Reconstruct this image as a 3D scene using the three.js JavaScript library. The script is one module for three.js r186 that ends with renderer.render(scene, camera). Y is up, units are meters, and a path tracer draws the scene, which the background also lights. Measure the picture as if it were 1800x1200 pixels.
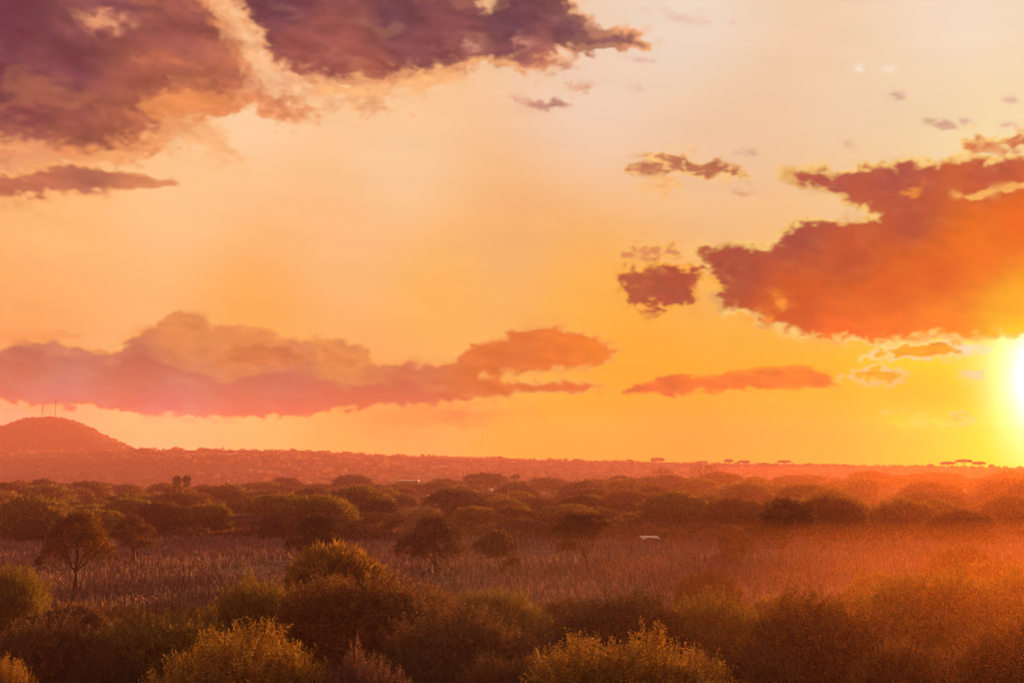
import * as THREE from 'three';
import { mergeGeometries } from 'three/addons/utils/BufferGeometryUtils.js';

// ---------------------------------------------------------------- camera, sun, exposure
const FPX = 1930, CX = 900, CY = 600, HORIZON = 826, EYE = 12;      // photograph 1800 x 1200: focal length, centre and horizon in its pixels; eye height in metres
const EXPOSURE = 5.2;                                                  // exposed for the shade: the sky is written as it shows and divided by this
const PITCH = Math.atan((HORIZON - CY) / FPX);
const scene = new THREE.Scene();
const camera = new THREE.PerspectiveCamera(2 * Math.atan(CY / FPX) * 180 / Math.PI, 1.5, 0.5, 20000);
camera.position.set(0, EYE, 0);
camera.rotation.order = 'YXZ';
camera.rotation.x = PITCH;
const renderer = new THREE.WebGLRenderer({ antialias: true });
renderer.toneMapping = THREE.LinearToneMapping;
renderer.toneMappingExposure = EXPOSURE;
renderer.shadowMap.enabled = true;

const rayOf = (x, y) => new THREE.Vector3(x - CX, CY - y, -FPX).applyAxisAngle(new THREE.Vector3(1, 0, 0), PITCH).normalize();
const DEG = 180 / Math.PI;
const angles = (d) => [Math.atan2(d.x, -d.z) * DEG, Math.asin(d.y) * DEG];      // azimuth to the right of the view, elevation, in degrees
const SUN = rayOf(1824, 654), SUN_AT = angles(rayOf(1824, 668));
const sun = new THREE.DirectionalLight(new THREE.Color().setRGB(1, 0.42, 0.09), 5);
sun.name = 'sun';
sun.position.copy(SUN).multiplyScalar(900);
sun.castShadow = true;
sun.shadow.radius = 2.5;
sun.shadow.mapSize.set(4096, 4096);
Object.assign(sun.shadow.camera, { left: -500, right: 500, top: 250, bottom: -250, near: 1, far: 2500 });
scene.add(sun, sun.target);
scene.fog = new THREE.FogExp2(new THREE.Color().setRGB(1, 0.4, 0.52), 0.00037);

// ---------------------------------------------------------------- noise
function rng(seed) { let s = seed >>> 0; return () => { s = (s + 0x6d2b79f5) | 0; let t = Math.imul(s ^ (s >>> 15), 1 | s); t = (t + Math.imul(t ^ (t >>> 7), 61 | t)) ^ t; return ((t ^ (t >>> 14)) >>> 0) / 4294967296; }; }
const PERM = new Uint8Array(512), GX = new Float32Array(256), GY = new Float32Array(256);
{ const r = rng(7), p = [...Array(256).keys()]; for (let i = 255; i > 0; i--) { const j = Math.floor(r() * (i + 1)); [p[i], p[j]] = [p[j], p[i]]; } for (let i = 0; i < 512; i++) PERM[i] = p[i & 255]; for (let i = 0; i < 256; i++) { const a = r() * 6.2832; GX[i] = Math.cos(a); GY[i] = Math.sin(a); } }
function noise(x, y) {
  const ix = Math.floor(x), iy = Math.floor(y), fx = x - ix, fy = y - iy, X = ix & 255, Y = iy & 255;
  const a = PERM[PERM[X] + Y], b = PERM[PERM[X + 1] + Y], c = PERM[PERM[X] + Y + 1], d = PERM[PERM[X + 1] + Y + 1];
  const u = fx * fx * fx * (fx * (fx * 6 - 15) + 10), v = fy * fy * fy * (fy * (fy * 6 - 15) + 10);
  const n0 = GX[a] * fx + GY[a] * fy, n1 = GX[b] * (fx - 1) + GY[b] * fy, n2 = GX[c] * fx + GY[c] * (fy - 1), n3 = GX[d] * (fx - 1) + GY[d] * (fy - 1);
  return 1.5 * (n0 + u * (n1 - n0) + v * (n2 - n0 + u * (n0 - n1 - n2 + n3)));
}
function fbm(x, y, o = 4) { let s = 0, a = 0.5; for (let i = 0; i < o; i++) { s += a * noise(x, y); x = x * 2.03 + 17.1; y = y * 2.03 + 5.7; a *= 0.5; } return s; }
const billow = (x, y, o = 4) => { let s = 0, a = 0.5; for (let i = 0; i < o; i++) { s += a * (1 - 2 * Math.abs(noise(x, y))); x = x * 2.1 + 9.2; y = y * 2.1 + 31.3; a *= 0.5; } return s; };
const mix = (a, b, t) => a + (b - a) * t;
const step = (a, b, x) => { const t = Math.min(1, Math.max(0, (x - a) / (b - a))); return t * t * (3 - 2 * t); };

// ---------------------------------------------------------------- sky: air and clouds at infinity, computed over azimuth and elevation
const toLin = (c) => (c <= 10.3 ? c / 3294.6 : Math.pow((c / 255 + 0.055) / 1.055, 2.4));
const lin = (r, g, b) => [toLin(r), toLin(g), toLin(b)];
const K = 0.0297;                                                    // degrees to a pixel of the photograph, to write cloud sizes in one unit
// air: colours of the clear sky by direction, blended smoothly
const AIR = [];
const air = (x, y, r, g, b) => AIR.push({ d: rayOf(x, y), c: lin(r, g, b) });
air(1200, 40, 238, 216, 196); air(1700, 40, 243, 214, 198); air(1500, 200, 240, 205, 175); air(1050, 180, 240, 206, 182); air(1300, 260, 238, 196, 160); air(700, 290, 248, 204, 158);
air(300, 350, 253, 197, 140); air(600, 420, 251, 186, 127); air(100, 450, 255, 188, 118); air(900, 430, 243, 176, 116); air(60, 560, 250, 160, 88); air(450, 545, 251, 168, 78); air(780, 520, 253, 181, 88);
air(1020, 520, 252, 178, 76); air(1100, 600, 254, 168, 52); air(1200, 720, 254, 166, 38); air(1330, 600, 252, 172, 55); air(1450, 720, 255, 175, 18); air(1600, 740, 255, 188, 4); air(1000, 780, 253, 172, 58);
air(620, 780, 253, 184, 92); air(300, 765, 253, 190, 128); air(20, 725, 254, 170, 128); air(450, 790, 254, 190, 115); air(1700, 790, 255, 203, 12); air(1350, 420, 245, 185, 125); air(650, 720, 250, 150, 92);
air(1500, 320, 240, 190, 145); air(1720, 200, 241, 200, 168); air(420, 180, 252, 208, 165);
for (const [a, e, r, g, b] of [[0, 50, 226, 196, 176], [90, 45, 186, 152, 134], [-90, 45, 178, 144, 130], [180, 50, 150, 120, 114], [0, 88, 206, 174, 158], [60, 12, 200, 128, 66], [60, 28, 190, 144, 112], [95, 12, 138, 90, 74], [-60, 12, 172, 106, 82], [-60, 28, 168, 122, 104], [-95, 12, 134, 86, 76], [140, 12, 118, 80, 74], [-140, 12, 118, 80, 74], [180, 12, 112, 76, 76], [180, 28, 114, 82, 84]])
  AIR.push({ d: new THREE.Vector3(Math.sin(a / DEG) * Math.cos(e / DEG), Math.sin(e / DEG), -Math.cos(a / DEG) * Math.cos(e / DEG)), c: lin(r, g, b) });

const CLOUDS = [];
// pts: outline; core: colours inside, each [x, y, r, g, b]; rim: colour where thin; wide: how far the rim reaches in; amp, size: how ragged; flat: stretch along the horizon; soft: edge; op: opacity; hole: how much the noise opens it
function cloud(pts, core, o = {}) {
  const p = pts.map(([x, y]) => angles(rayOf(x, y)).map((v) => v / K)), c = core.map(([x, y, r, g, b]) => [...angles(rayOf(x, y)).map((v) => v / K), ...lin(r, g, b)]);
  const m = 60, xs = p.map((q) => q[0]), ys = p.map((q) => q[1]);
  CLOUDS.push({ p, c, seed: CLOUDS.length * 13.7, rim: [250, 180, 115], wide: 18, amp: 14, size: 60, flat: 1.8, soft: 4, op: 1, lit: 0, rimless: 0.7, veil: 0.3, vary: 0.16, ...o, box: [Math.min(...xs) - m, Math.max(...xs) + m, Math.min(...ys) - m, Math.max(...ys) + m] });
  const k = CLOUDS[CLOUDS.length - 1]; k.rimL = lin(...k.rim);
}
// distant bank low on the left
cloud([[-300, 610], [0, 612], [40, 598], [80, 600], [120, 612], [180, 613], [215, 616], [226, 600], [250, 580], [290, 560], [318, 549], [362, 559], [370, 572], [420, 575], [468, 578], [490, 592], [530, 600], [560, 598], [620, 598], [650, 614], [664, 642], [690, 645], [728, 628], [736, 643], [790, 640], [815, 612], [850, 599], [885, 592], [898, 581], [960, 576], [1000, 571], [992, 583], [1040, 588], [1062, 601], [1090, 616], [1070, 635], [1030, 646], [950, 654], [850, 662], [900, 668], [1000, 672], [1055, 678], [1015, 688], [900, 693], [800, 703], [700, 712], [600, 722], [450, 731], [300, 729], [170, 716], [0, 706], [-300, 706]],
  [[100, 690, 216, 132, 112], [300, 710, 216, 130, 112], [320, 585, 230, 142, 84], [50, 630, 206, 123, 90], [500, 680, 212, 122, 94], [450, 600, 232, 144, 82], [700, 685, 218, 122, 82], [880, 630, 228, 120, 62], [1050, 620, 242, 130, 48], [600, 630, 226, 138, 84], [250, 650, 205, 118, 88], [1000, 680, 236, 120, 58]],
  { rim: [247, 160, 88], wide: 9, amp: 9, size: 46, soft: 3, vary: 0.1, lit: 0.05, veil: 0.45 });
cloud([[370, 636], [410, 605], [450, 596], [500, 604], [545, 628], [520, 640], [440, 643]], [[450, 620, 212, 118, 72]], { rim: [232, 140, 84], wide: 16, amp: 12, size: 40, op: 0.75, soft: 7 });
cloud([[560, 600], [600, 608], [640, 622], [655, 640], [600, 648], [560, 638]], [[610, 630, 232, 138, 78]], { rim: [248, 165, 80], wide: 14, amp: 16, size: 34, op: 0.6, soft: 8 });
cloud([[590, 728], [700, 718], [860, 712], [960, 728], [840, 748], [660, 752]], [[760, 730, 251, 148, 82]], { rim: [253, 160, 84], wide: 20, amp: 20, size: 80, flat: 4, op: 0.55, soft: 14 });
cloud([[240, 738], [330, 732], [420, 742], [380, 752], [290, 750]], [[330, 742, 238, 150, 112]], { rim: [252, 178, 120], wide: 14, amp: 16, size: 60, flat: 3, op: 0.4, soft: 9 });
cloud([[-100, 578], [60, 582], [140, 590], [40, 598], [-100, 596]], [[0, 590, 240, 145, 88]], { op: 0.5, flat: 4, soft: 7, wide: 12, rim: [250, 158, 90] });
// streaks right of the bank
cloud([[1095, 691], [1130, 670], [1180, 655], [1240, 660], [1290, 654], [1320, 651], [1375, 645], [1395, 640], [1440, 650], [1466, 662], [1472, 680], [1400, 686], [1250, 689], [1180, 693]], [[1150, 680, 245, 120, 48], [1280, 672, 252, 126, 26], [1420, 668, 255, 134, 6]], { rim: [255, 170, 45], wide: 9, amp: 9, size: 40, flat: 2.4, soft: 3 });
cloud([[1478, 662], [1530, 643], [1566, 645], [1597, 660], [1562, 673], [1520, 669]], [[1540, 658, 255, 172, 12]], { rim: [255, 240, 150], rimless: 0, wide: 8, amp: 8, size: 26, soft: 3 });
cloud([[1515, 626], [1560, 611], [1620, 602], [1684, 597], [1694, 614], [1660, 628], [1590, 631]], [[1560, 622, 255, 172, 15], [1650, 612, 255, 160, 0]], { rim: [258, 248, 170], rimless: 0, wide: 7, amp: 9, size: 30, soft: 2.5 });
cloud([[1585, 744], [1640, 736], [1690, 728], [1722, 738], [1690, 747], [1640, 748]], [[1680, 738, 260, 240, 90]], { rim: [262, 250, 130], rimless: 0, wide: 9, amp: 12, size: 24, flat: 3, soft: 3, op: 0.8 });
cloud([[1550, 722], [1592, 719], [1596, 726], [1560, 728]], [[1570, 724, 258, 236, 120]], { rim: [258, 236, 120], amp: 8, size: 18, op: 0.6 });
cloud([[1690, 655], [1730, 652], [1728, 660], [1700, 662]], [[1710, 657, 262, 252, 180]], { rim: [262, 252, 180], amp: 8, size: 18, op: 0.7 });
cloud([[1690, 608], [1740, 612], [1732, 620], [1696, 618]], [[1720, 615, 264, 254, 200]], { rim: [264, 254, 200], amp: 7, size: 18, op: 0.8 });
// the large cloud before the sun
cloud([[1370, 304], [1400, 292], [1440, 289], [1475, 303], [1520, 287], [1560, 285], [1600, 278], [1650, 283], [1690, 272], [1735, 270], [1746, 284], [1775, 272], [2100, 255], [2100, 590], [1740, 595], [1640, 599], [1540, 602], [1450, 598], [1400, 589], [1335, 569], [1300, 549], [1268, 544], [1255, 505], [1240, 478], [1221, 446], [1228, 434], [1270, 424], [1310, 428], [1350, 432], [1366, 424], [1368, 400], [1400, 385], [1445, 379], [1485, 386], [1538, 378], [1490, 354], [1425, 334], [1385, 318]],
  [[1290, 470, 174, 82, 62], [1400, 410, 172, 82, 66], [1450, 330, 180, 88, 72], [1600, 390, 186, 86, 60], [1580, 310, 180, 88, 72], [1750, 300, 192, 90, 64], [1400, 530, 214, 94, 44], [1500, 460, 196, 88, 54], [1560, 510, 226, 100, 38], [1480, 590, 248, 112, 10], [1650, 480, 228, 100, 34], [1720, 450, 244, 116, 18], [1790, 390, 238, 108, 38], [1790, 540, 255, 170, 0], [1650, 570, 255, 135, 0], [1560, 585, 254, 122, 0], [1798, 586, 255, 205, 20], [2000, 500, 255, 170, 20]],
  { rim: [255, 204, 118], wide: 17, amp: 12, size: 44, flat: 1.3, soft: 2.5, vary: 0.07, lit: 0.03, veil: 0.3, rimless: 0.45 });
cloud([[1696, 252], [1720, 241], [1760, 238], [1800, 232], [2000, 222], [2000, 262], [1775, 267], [1740, 262], [1708, 266]], [[1780, 252, 214, 122, 78]], { rim: [255, 208, 130], wide: 15, amp: 14, size: 34, soft: 4 });
cloud([[1680, 343], [1705, 345], [1740, 333], [1800, 321], [1900, 314], [1900, 320], [1800, 329], [1745, 341], [1705, 350]], [[1750, 335, 252, 170, 90]], { rim: [255, 190, 100], amp: 4, size: 20, soft: 2.5, op: 0.8 });
for (const [x, y, w, h] of [[1372, 528, 12, 14], [1341, 557, 20, 10], [1604, 334, 9, 7]]) cloud([[x - w, y], [x - w * 0.3, y - h], [x + w, y - h * 0.3], [x + w * 0.5, y + h]], [[x, y, 250, 156, 62]], { rim: [236, 130, 60], amp: 13, size: 20, soft: 8, op: 0.7, wide: 12 });
cloud([[1088, 496], [1104, 468], [1140, 462], [1170, 455], [1210, 468], [1236, 475], [1242, 490], [1222, 510], [1216, 535], [1190, 541], [1160, 546], [1130, 546], [1104, 535]], [[1120, 490, 186, 94, 62], [1190, 500, 180, 84, 60]], { rim: [252, 170, 72], wide: 14, amp: 22, size: 40, flat: 1.4, soft: 3, veil: 0.4, rimless: 0.4 });
cloud([[1086, 445], [1115, 431], [1160, 430], [1200, 434], [1192, 444], [1150, 455], [1112, 458]], [[1135, 441, 216, 132, 84]], { rim: [254, 190, 100], wide: 14, amp: 20, size: 24, soft: 6, op: 0.85 });
cloud([[1228, 492], [1250, 484], [1272, 500], [1262, 512], [1240, 508]], [[1250, 497, 254, 180, 80]], { rim: [254, 180, 80], amp: 10, size: 18, soft: 5, op: 0.8 });
// small clouds in the clear
cloud([[1100, 297], [1150, 272], [1200, 274], [1250, 280], [1290, 291], [1314, 306], [1280, 314], [1230, 308], [1180, 302], [1150, 312], [1118, 307]], [[1150, 290, 196, 122, 88], [1230, 292, 188, 112, 80]], { rim: [254, 196, 122], wide: 13, amp: 16, size: 30, soft: 4 });
cloud([[1120, 312], [1150, 314], [1180, 305], [1196, 312], [1182, 340], [1160, 346], [1140, 330]], [[1160, 322, 250, 178, 105]], { rim: [253, 192, 122], wide: 10, amp: 20, size: 22, soft: 7, op: 0.7 });
cloud([[894, 164], [930, 176], [960, 179], [975, 169], [993, 188], [960, 195], [920, 187]], [[975, 183, 182, 128, 118], [920, 176, 222, 158, 128]], { rim: [232, 178, 146], wide: 9, amp: 10, size: 22, soft: 4 });
cloud([[985, 139], [1010, 149], [1042, 149], [1032, 158], [1005, 158]], [[1020, 153, 218, 158, 132]], { rim: [236, 184, 150], amp: 9, size: 18, soft: 4 });
cloud([[1128, 16], [1180, 22], [1232, 30], [1246, 40], [1200, 40], [1160, 28]], [[1200, 30, 226, 184, 164]], { rim: [238, 200, 176], amp: 12, size: 28, soft: 6, op: 0.7 });
for (const [x, y, w, h, r, g, b] of [[1652, 216, 24, 6, 198, 142, 122], [1698, 212, 8, 3, 212, 158, 138], [1579, 168, 15, 6, 210, 158, 138], [1312, 270, 18, 4, 206, 148, 126], [1116, 156, 14, 6, 222, 172, 148], [1780, 175, 8, 4, 216, 166, 146], [1776, 220, 12, 4, 222, 168, 142], [1490, 250, 8, 2, 206, 146, 124], [1308, 340, 18, 4, 226, 160, 118], [640, 208, 8, 6, 244, 178, 130], [590, 300, 18, 3, 246, 184, 128], [1290, 36, 6, 5, 230, 190, 172], [725, 205, 6, 8, 248, 186, 136], [1120, 104, 26, 5, 226, 184, 164]])
  cloud([[x - w, y - h * 0.3], [x - w * 0.3, y - h], [x + w * 0.5, y - h * 0.6], [x + w, y + h * 0.4], [x, y + h]], [[x, y, r, g, b]], { rim: [r + 14, g + 20, b + 18], amp: 7, size: 14, soft: 4, wide: 7, op: 0.85 });
for (const [x, y, w, h] of [[1510, 121, 6, 5], [1558, 122, 13, 3]]) cloud([[x - w, y + 1], [x, y - h], [x + w, y - 1], [x, y + h]], [[x, y, 252, 232, 216]], { rim: [250, 226, 208], amp: 2, size: 12, soft: 3, op: 0.9 });
// broad cloud, top left
cloud([[-500, -300], [330, -300], [366, -10], [402, 30], [434, 66], [455, 112], [470, 145], [526, 178], [550, 213], [500, 207], [430, 190], [395, 202], [330, 222], [292, 240], [250, 262], [150, 270], [80, 264], [0, 257], [-500, 262]],
  [[0, 30, 112, 62, 72], [120, 120, 128, 68, 74], [60, 200, 142, 74, 72], [200, 10, 134, 76, 78], [330, 60, 158, 86, 78], [260, 130, 162, 88, 72], [380, 150, 184, 104, 78], [230, 230, 172, 96, 72], [100, 250, 172, 98, 76], [470, 185, 196, 122, 92], [0, 120, 124, 66, 72], [330, 200, 210, 124, 80], [-300, 0, 104, 60, 70]],
  { rim: [240, 150, 94], wide: 40, amp: 26, size: 100, flat: 2, soft: 8, vary: 0.3, lit: 0.2, veil: 0.5 });
cloud([[-100, 262], [60, 258], [160, 268], [230, 262], [280, 250], [240, 285], [120, 292], [0, 296], [-100, 290]], [[40, 280, 222, 138, 100], [200, 268, 226, 138, 88]], { rim: [250, 176, 112], wide: 26, amp: 26, size: 60, flat: 3, soft: 12, op: 0.9 });
cloud([[-300, 306], [0, 308], [60, 298], [130, 290], [200, 300], [268, 314], [304, 322], [250, 331], [170, 341], [60, 347], [-300, 347]], [[60, 325, 198, 114, 84], [160, 306, 186, 110, 86], [240, 320, 214, 132, 90]], { rim: [248, 168, 102], wide: 15, amp: 18, size: 60, flat: 3.4, soft: 6 });
cloud([[270, 226], [330, 208], [400, 236], [424, 282], [384, 276], [330, 256], [290, 246]], [[340, 238, 245, 172, 112]], { rim: [252, 186, 124], wide: 20, amp: 28, size: 60, flat: 2.6, soft: 12, op: 0.75 });
cloud([[240, 165], [310, 150], [400, 170], [390, 196], [310, 210], [250, 205]], [[320, 180, 238, 146, 86]], { rim: [216, 126, 84], wide: 20, amp: 34, size: 70, flat: 2.6, soft: 16, op: 0.75 });
cloud([[138, 32], [175, 20], [215, 26], [232, 42], [205, 54], [165, 48]], [[185, 38, 232, 158, 114]], { rim: [196, 118, 94], wide: 14, amp: 12, size: 34, soft: 8, op: 0.9 });
cloud([[240, 104], [290, 96], [330, 106], [300, 118], [250, 116]], [[285, 106, 206, 116, 82]], { rim: [186, 104, 80], wide: 14, amp: 16, size: 50, flat: 3, soft: 10, op: 0.7 });
// cloud at the top centre, with the bright channel left of it
cloud([[330, -40], [420, -40], [436, 20], [470, 92], [520, 140], [560, 168], [590, 186], [540, 190], [480, 172], [440, 140], [420, 90], [390, 50]], [[400, 20, 246, 186, 134], [450, 100, 248, 190, 138], [520, 165, 250, 198, 148]], { rim: [226, 146, 100], wide: 18, amp: 24, size: 40, flat: 1.2, soft: 14, op: 0.7, lit: 0.5 });
cloud([[398, -300], [1010, -300], [1004, 2], [1040, 28], [1052, 58], [1100, 50], [1150, 75], [1140, 88], [1080, 90], [1000, 92], [972, 101], [940, 126], [900, 119], [850, 110], [820, 118], [740, 130], [700, 142], [640, 152], [600, 150], [560, 152], [506, 140], [468, 95], [448, 50], [410, 0]],
  [[500, 10, 116, 66, 76], [600, 100, 164, 90, 80], [520, 90, 158, 86, 76], [700, 30, 116, 70, 76], [760, 80, 138, 76, 78], [900, 40, 112, 68, 76], [1000, 60, 120, 74, 80], [960, 110, 176, 104, 90], [1110, 78, 150, 96, 92], [640, 140, 170, 92, 74], [800, 110, 148, 84, 80]],
  { rim: [246, 172, 118], wide: 22, amp: 16, size: 64, flat: 1.9, soft: 5, vary: 0.26, lit: 0.12, veil: 0.45 });
cloud([[540, 144], [640, 152], [740, 132], [806, 120], [812, 136], [730, 152], [680, 166], [620, 174], [565, 168]], [[660, 152, 252, 182, 118]], { rim: [246, 168, 108], wide: 16, amp: 22, size: 34, soft: 9, op: 0.9 });
cloud([[618, 172], [642, 158], [674, 166], [680, 186], [642, 210], [624, 200]], [[640, 190, 232, 162, 112]], { rim: [248, 186, 132], wide: 16, amp: 20, size: 28, flat: 1, soft: 8, op: 0.8 });
for (const [x, y, w, h, r, g, b] of [[858, 6, 16, 12, 248, 188, 134], [830, 78, 18, 11, 206, 142, 122], [930, 76, 26, 10, 198, 132, 114], [975, 112, 30, 9, 216, 136, 102]])
  cloud([[x - w, y], [x - w * 0.2, y - h], [x + w, y - h * 0.2], [x + w * 0.2, y + h]], [[x, y, r, g, b]], { rim: [r - 26, g - 26, b - 20], amp: 14, size: 24, soft: 8, op: 0.8, wide: 12 });

function sdf(p, x, y) {                                              // distance inside the outline, negative outside
  let d = 1e9, inside = false;
  for (let i = 0, j = p.length - 1; i < p.length; j = i++) {
    const ax = p[i][0], ay = p[i][1], ex = p[j][0] - ax, ey = p[j][1] - ay, wx = x - ax, wy = y - ay, t = Math.min(1, Math.max(0, (wx * ex + wy * ey) / (ex * ex + ey * ey))), bx = wx - ex * t, by = wy - ey * t;
    d = Math.min(d, bx * bx + by * by);
    if ((ay > y) !== (p[j][1] > y) && x < (ex * (y - ay)) / ey + ax) inside = !inside;
  }
  return inside ? Math.sqrt(d) : -Math.sqrt(d);
}
const FOG_LIGHT = [1.6, 0.3, 0.115], FOG_SIGHT = 0.00037, FOG_TOP = 111, FOG_END = 2900;             // the haze lies before the sky too; what it adds low down is taken off the air behind it
const out3 = [0, 0, 0];
function skyAt(az, el, detail) {
  const ca = Math.cos(el / DEG), dx = Math.sin(az / DEG) * ca, dy = Math.sin(el / DEG), dz = -Math.cos(az / DEG) * ca;
  let r = 0, g = 0, b = 0, w = 0;
  for (const q of AIR) { const k = 1 / Math.pow(1.0012 - Math.min(1, q.d.x * dx + q.d.y * dy + q.d.z * dz), 1.7); r += q.c[0] * k; g += q.c[1] * k; b += q.c[2] * k; w += k; }
  r /= w; g /= w; b /= w;
  const streak = 1 + 0.05 * fbm(az * 0.12 + 3, el * 0.8 + az * 0.06, 3);       // faint high veil
  r *= streak; g *= streak; b *= streak;
  const gx = (az - SUN_AT[0]) / K, gy = (el - SUN_AT[1]) / K, off = Math.hypot(gx, gy), tall = Math.hypot(gx, gy * 0.42);      // glow round the sun, drawn out by the thick air low down
  const g1 = Math.exp(-off / 34), g2 = Math.exp(-tall / 26), g3 = Math.exp(-tall / 105);
  r += 1 * g1 + 2 * g2 + 0.2 * g3; g += 1 * g1 + 1.1 * g2 + 0.6 * g3; b += 0.5 * g1 + 2.2 * g2;
  const x = az / K, y = el / K;
  let cover = 0;
  if (detail) for (const c of CLOUDS) {
    if (x < c.box[0] || x > c.box[1] || y < c.box[2] || y > c.box[3]) continue;
    const nx = x / (c.size * c.flat) + c.seed, ny = y / c.size + c.seed * 0.7, wx = 0.5 * noise(nx * 1.7 + 40, ny * 1.7), n = 0.6 * fbm(nx + wx, ny, 5) + 0.5 * (billow(nx * 1.9 + wx, ny * 1.9 + wx, 4) - 0.35);
    const fine = fbm(x / 21 + c.seed + wx, y / 17, 4), d = sdf(c.p, x, y) + 1.6 * c.amp * n + (4 + 0.35 * c.amp) * fine + 3 * billow(x / 11 + c.seed, y / 11, 2), loose = step(-0.25, 0.45, noise(nx * 0.9 + 7, ny * 0.9 + 3)), soft = c.soft * (0.6 + 2.2 * loose);
    const veil = c.veil * step(-(10 + c.amp * 1.1) * loose, c.amp * 0.4, d + c.amp * 1.5 * fine);
    const a = Math.max(step(-soft, soft, d + soft * fine), veil) * c.op;
    if (a <= 0.003) continue;
    if (c.rim[1] < 200) cover = Math.max(cover, a);
    const thick = Math.max(step(0, c.wide, d + c.amp * 0.8 * fine), c.rimless * step(-0.1, 0.5, noise(nx * 0.8 + 31, ny * 0.8 + 11))) * (1 - c.lit * step(0.05, 0.42, fbm(nx * 1.3 + 21, ny * 1.6 - nx * 0.35, 4) + 0.25 * fine));
    let cr = 0, cg = 0, cb = 0, cw = 0;
    for (const q of c.c) { const k = 1 / Math.pow(400 + (q[0] - x) ** 2 + (q[1] - y) ** 2, 1.4); cr += q[2] * k; cg += q[3] * k; cb += q[4] * k; cw += k; }
    const v = 1 + c.vary * (1.8 * fbm(nx * 1.9, ny * 2.4 + nx * 0.5, 5) + 0.5 * fine);
    const m = 1 - thick;
    r += (cr / cw * v * thick + c.rimL[0] * m - r) * a; g += (cg / cw * v * thick + c.rimL[1] * m - g) * a; b += (cb / cw * v * thick + c.rimL[2] * m - b) * a;
  }
  const t = Math.exp(-FOG_SIGHT * Math.min(FOG_END, FOG_TOP / Math.sin(Math.max(el, 0.5) / DEG)));
  out3[0] = Math.max(r * 0.1, (r - (1 - t) * FOG_LIGHT[0] * mix(0.5, 1, mix(step(1, 5, el), step(0.3, 3.2, el), cover))) / t); out3[1] = Math.max(g * 0.1, (g - (1 - t) * FOG_LIGHT[1]) / t); out3[2] = Math.max(b * 0.1, (b - (1 - t) * FOG_LIGHT[2]) / t);
  return out3;
}
const SW = 4096, SH = 4096, skyData = new Float32Array(SW * SH * 4);
{
  const colOf = (az) => (((az - 90) / 360 + 0.5) * SW + SW * 4) % SW, azOf = (col) => ((col + 0.5) / SW - 0.5) * 360 + 90, elOf = (row) => ((row + 0.5) / SH - 0.5) * 180;
  const put = (i, c) => { skyData[i] = c[0] / EXPOSURE; skyData[i + 1] = c[1] / EXPOSURE; skyData[i + 2] = c[2] / EXPOSURE; skyData[i + 3] = 1; };
  const B = 16, inFrame = (a, e) => Math.abs(a) < 34 && e > -3 && e < 34;
  for (let r0 = 0; r0 < SH; r0 += B) for (let c0 = 0; c0 < SW; c0 += B) {
    let a0 = azOf(c0 + B / 2); a0 = ((a0 + 540) % 360) - 180;
    const e0 = elOf(r0 + B / 2);
    if (inFrame(a0, e0)) {
      for (let r = r0; r < r0 + B; r++) for (let c = c0; c < c0 + B; c++) { let a = azOf(c); a = ((a + 540) % 360) - 180; put((r * SW + c) * 4, skyAt(a, Math.max(0.02, elOf(r)), true)); }
    } else {
      const v = e0 < -2 ? [0.12, 0.045, 0.025] : skyAt(a0, Math.max(0.5, e0), false);
      for (let r = r0; r < r0 + B; r++) for (let c = c0; c < c0 + B; c++) put((r * SW + c) * 4, v);
    }
  }
}
const skyTex = new THREE.DataTexture(skyData, SW, SH, THREE.RGBAFormat, THREE.FloatType);
skyTex.mapping = THREE.EquirectangularReflectionMapping;
skyTex.magFilter = THREE.LinearFilter; skyTex.minFilter = THREE.LinearFilter;
skyTex.needsUpdate = true;
scene.background = skyTex;
scene.environment = skyTex;


// ---------------------------------------------------------------- helpers
function table(t, x) { if (x <= t[0][0]) return t[0][1]; for (let i = 1; i < t.length; i++) if (x < t[i][0]) return mix(t[i - 1][1], t[i][1], (x - t[i - 1][0]) / (t[i][0] - t[i - 1][0])); return t[t.length - 1][1]; }
const used = new Map();
function numbered(name) { const n = used.get(name) ?? 0; used.set(name, n + 1); return n ? name + '_' + String(n).padStart(3, '0') : name; }
function tag(o, label, category, group, kind) { if (label) o.userData.label = label; if (category) o.userData.category = category; if (group) o.userData.group = group; if (kind) o.userData.kind = kind; return o; }
function shade(o) { o.castShadow = true; o.receiveShadow = true; return o; }
function thing(name, label, category, [x, y, z], turn = 0, group) { const o = new THREE.Group(); o.name = numbered(name); o.position.set(x, y, z); o.rotation.y = turn; scene.add(o); return tag(o, label, category, group); }
function part(name, geometry, material, parent) { const m = shade(new THREE.Mesh(geometry, material)); m.name = name; parent.add(m); return m; }
const rgb = (r, g, b) => new THREE.Color().setRGB(r, g, b);
const std = (r, g, b, rough = 0.9, o = {}) => new THREE.MeshStandardMaterial({ color: rgb(r, g, b), roughness: rough, side: THREE.DoubleSide, ...o });

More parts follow.
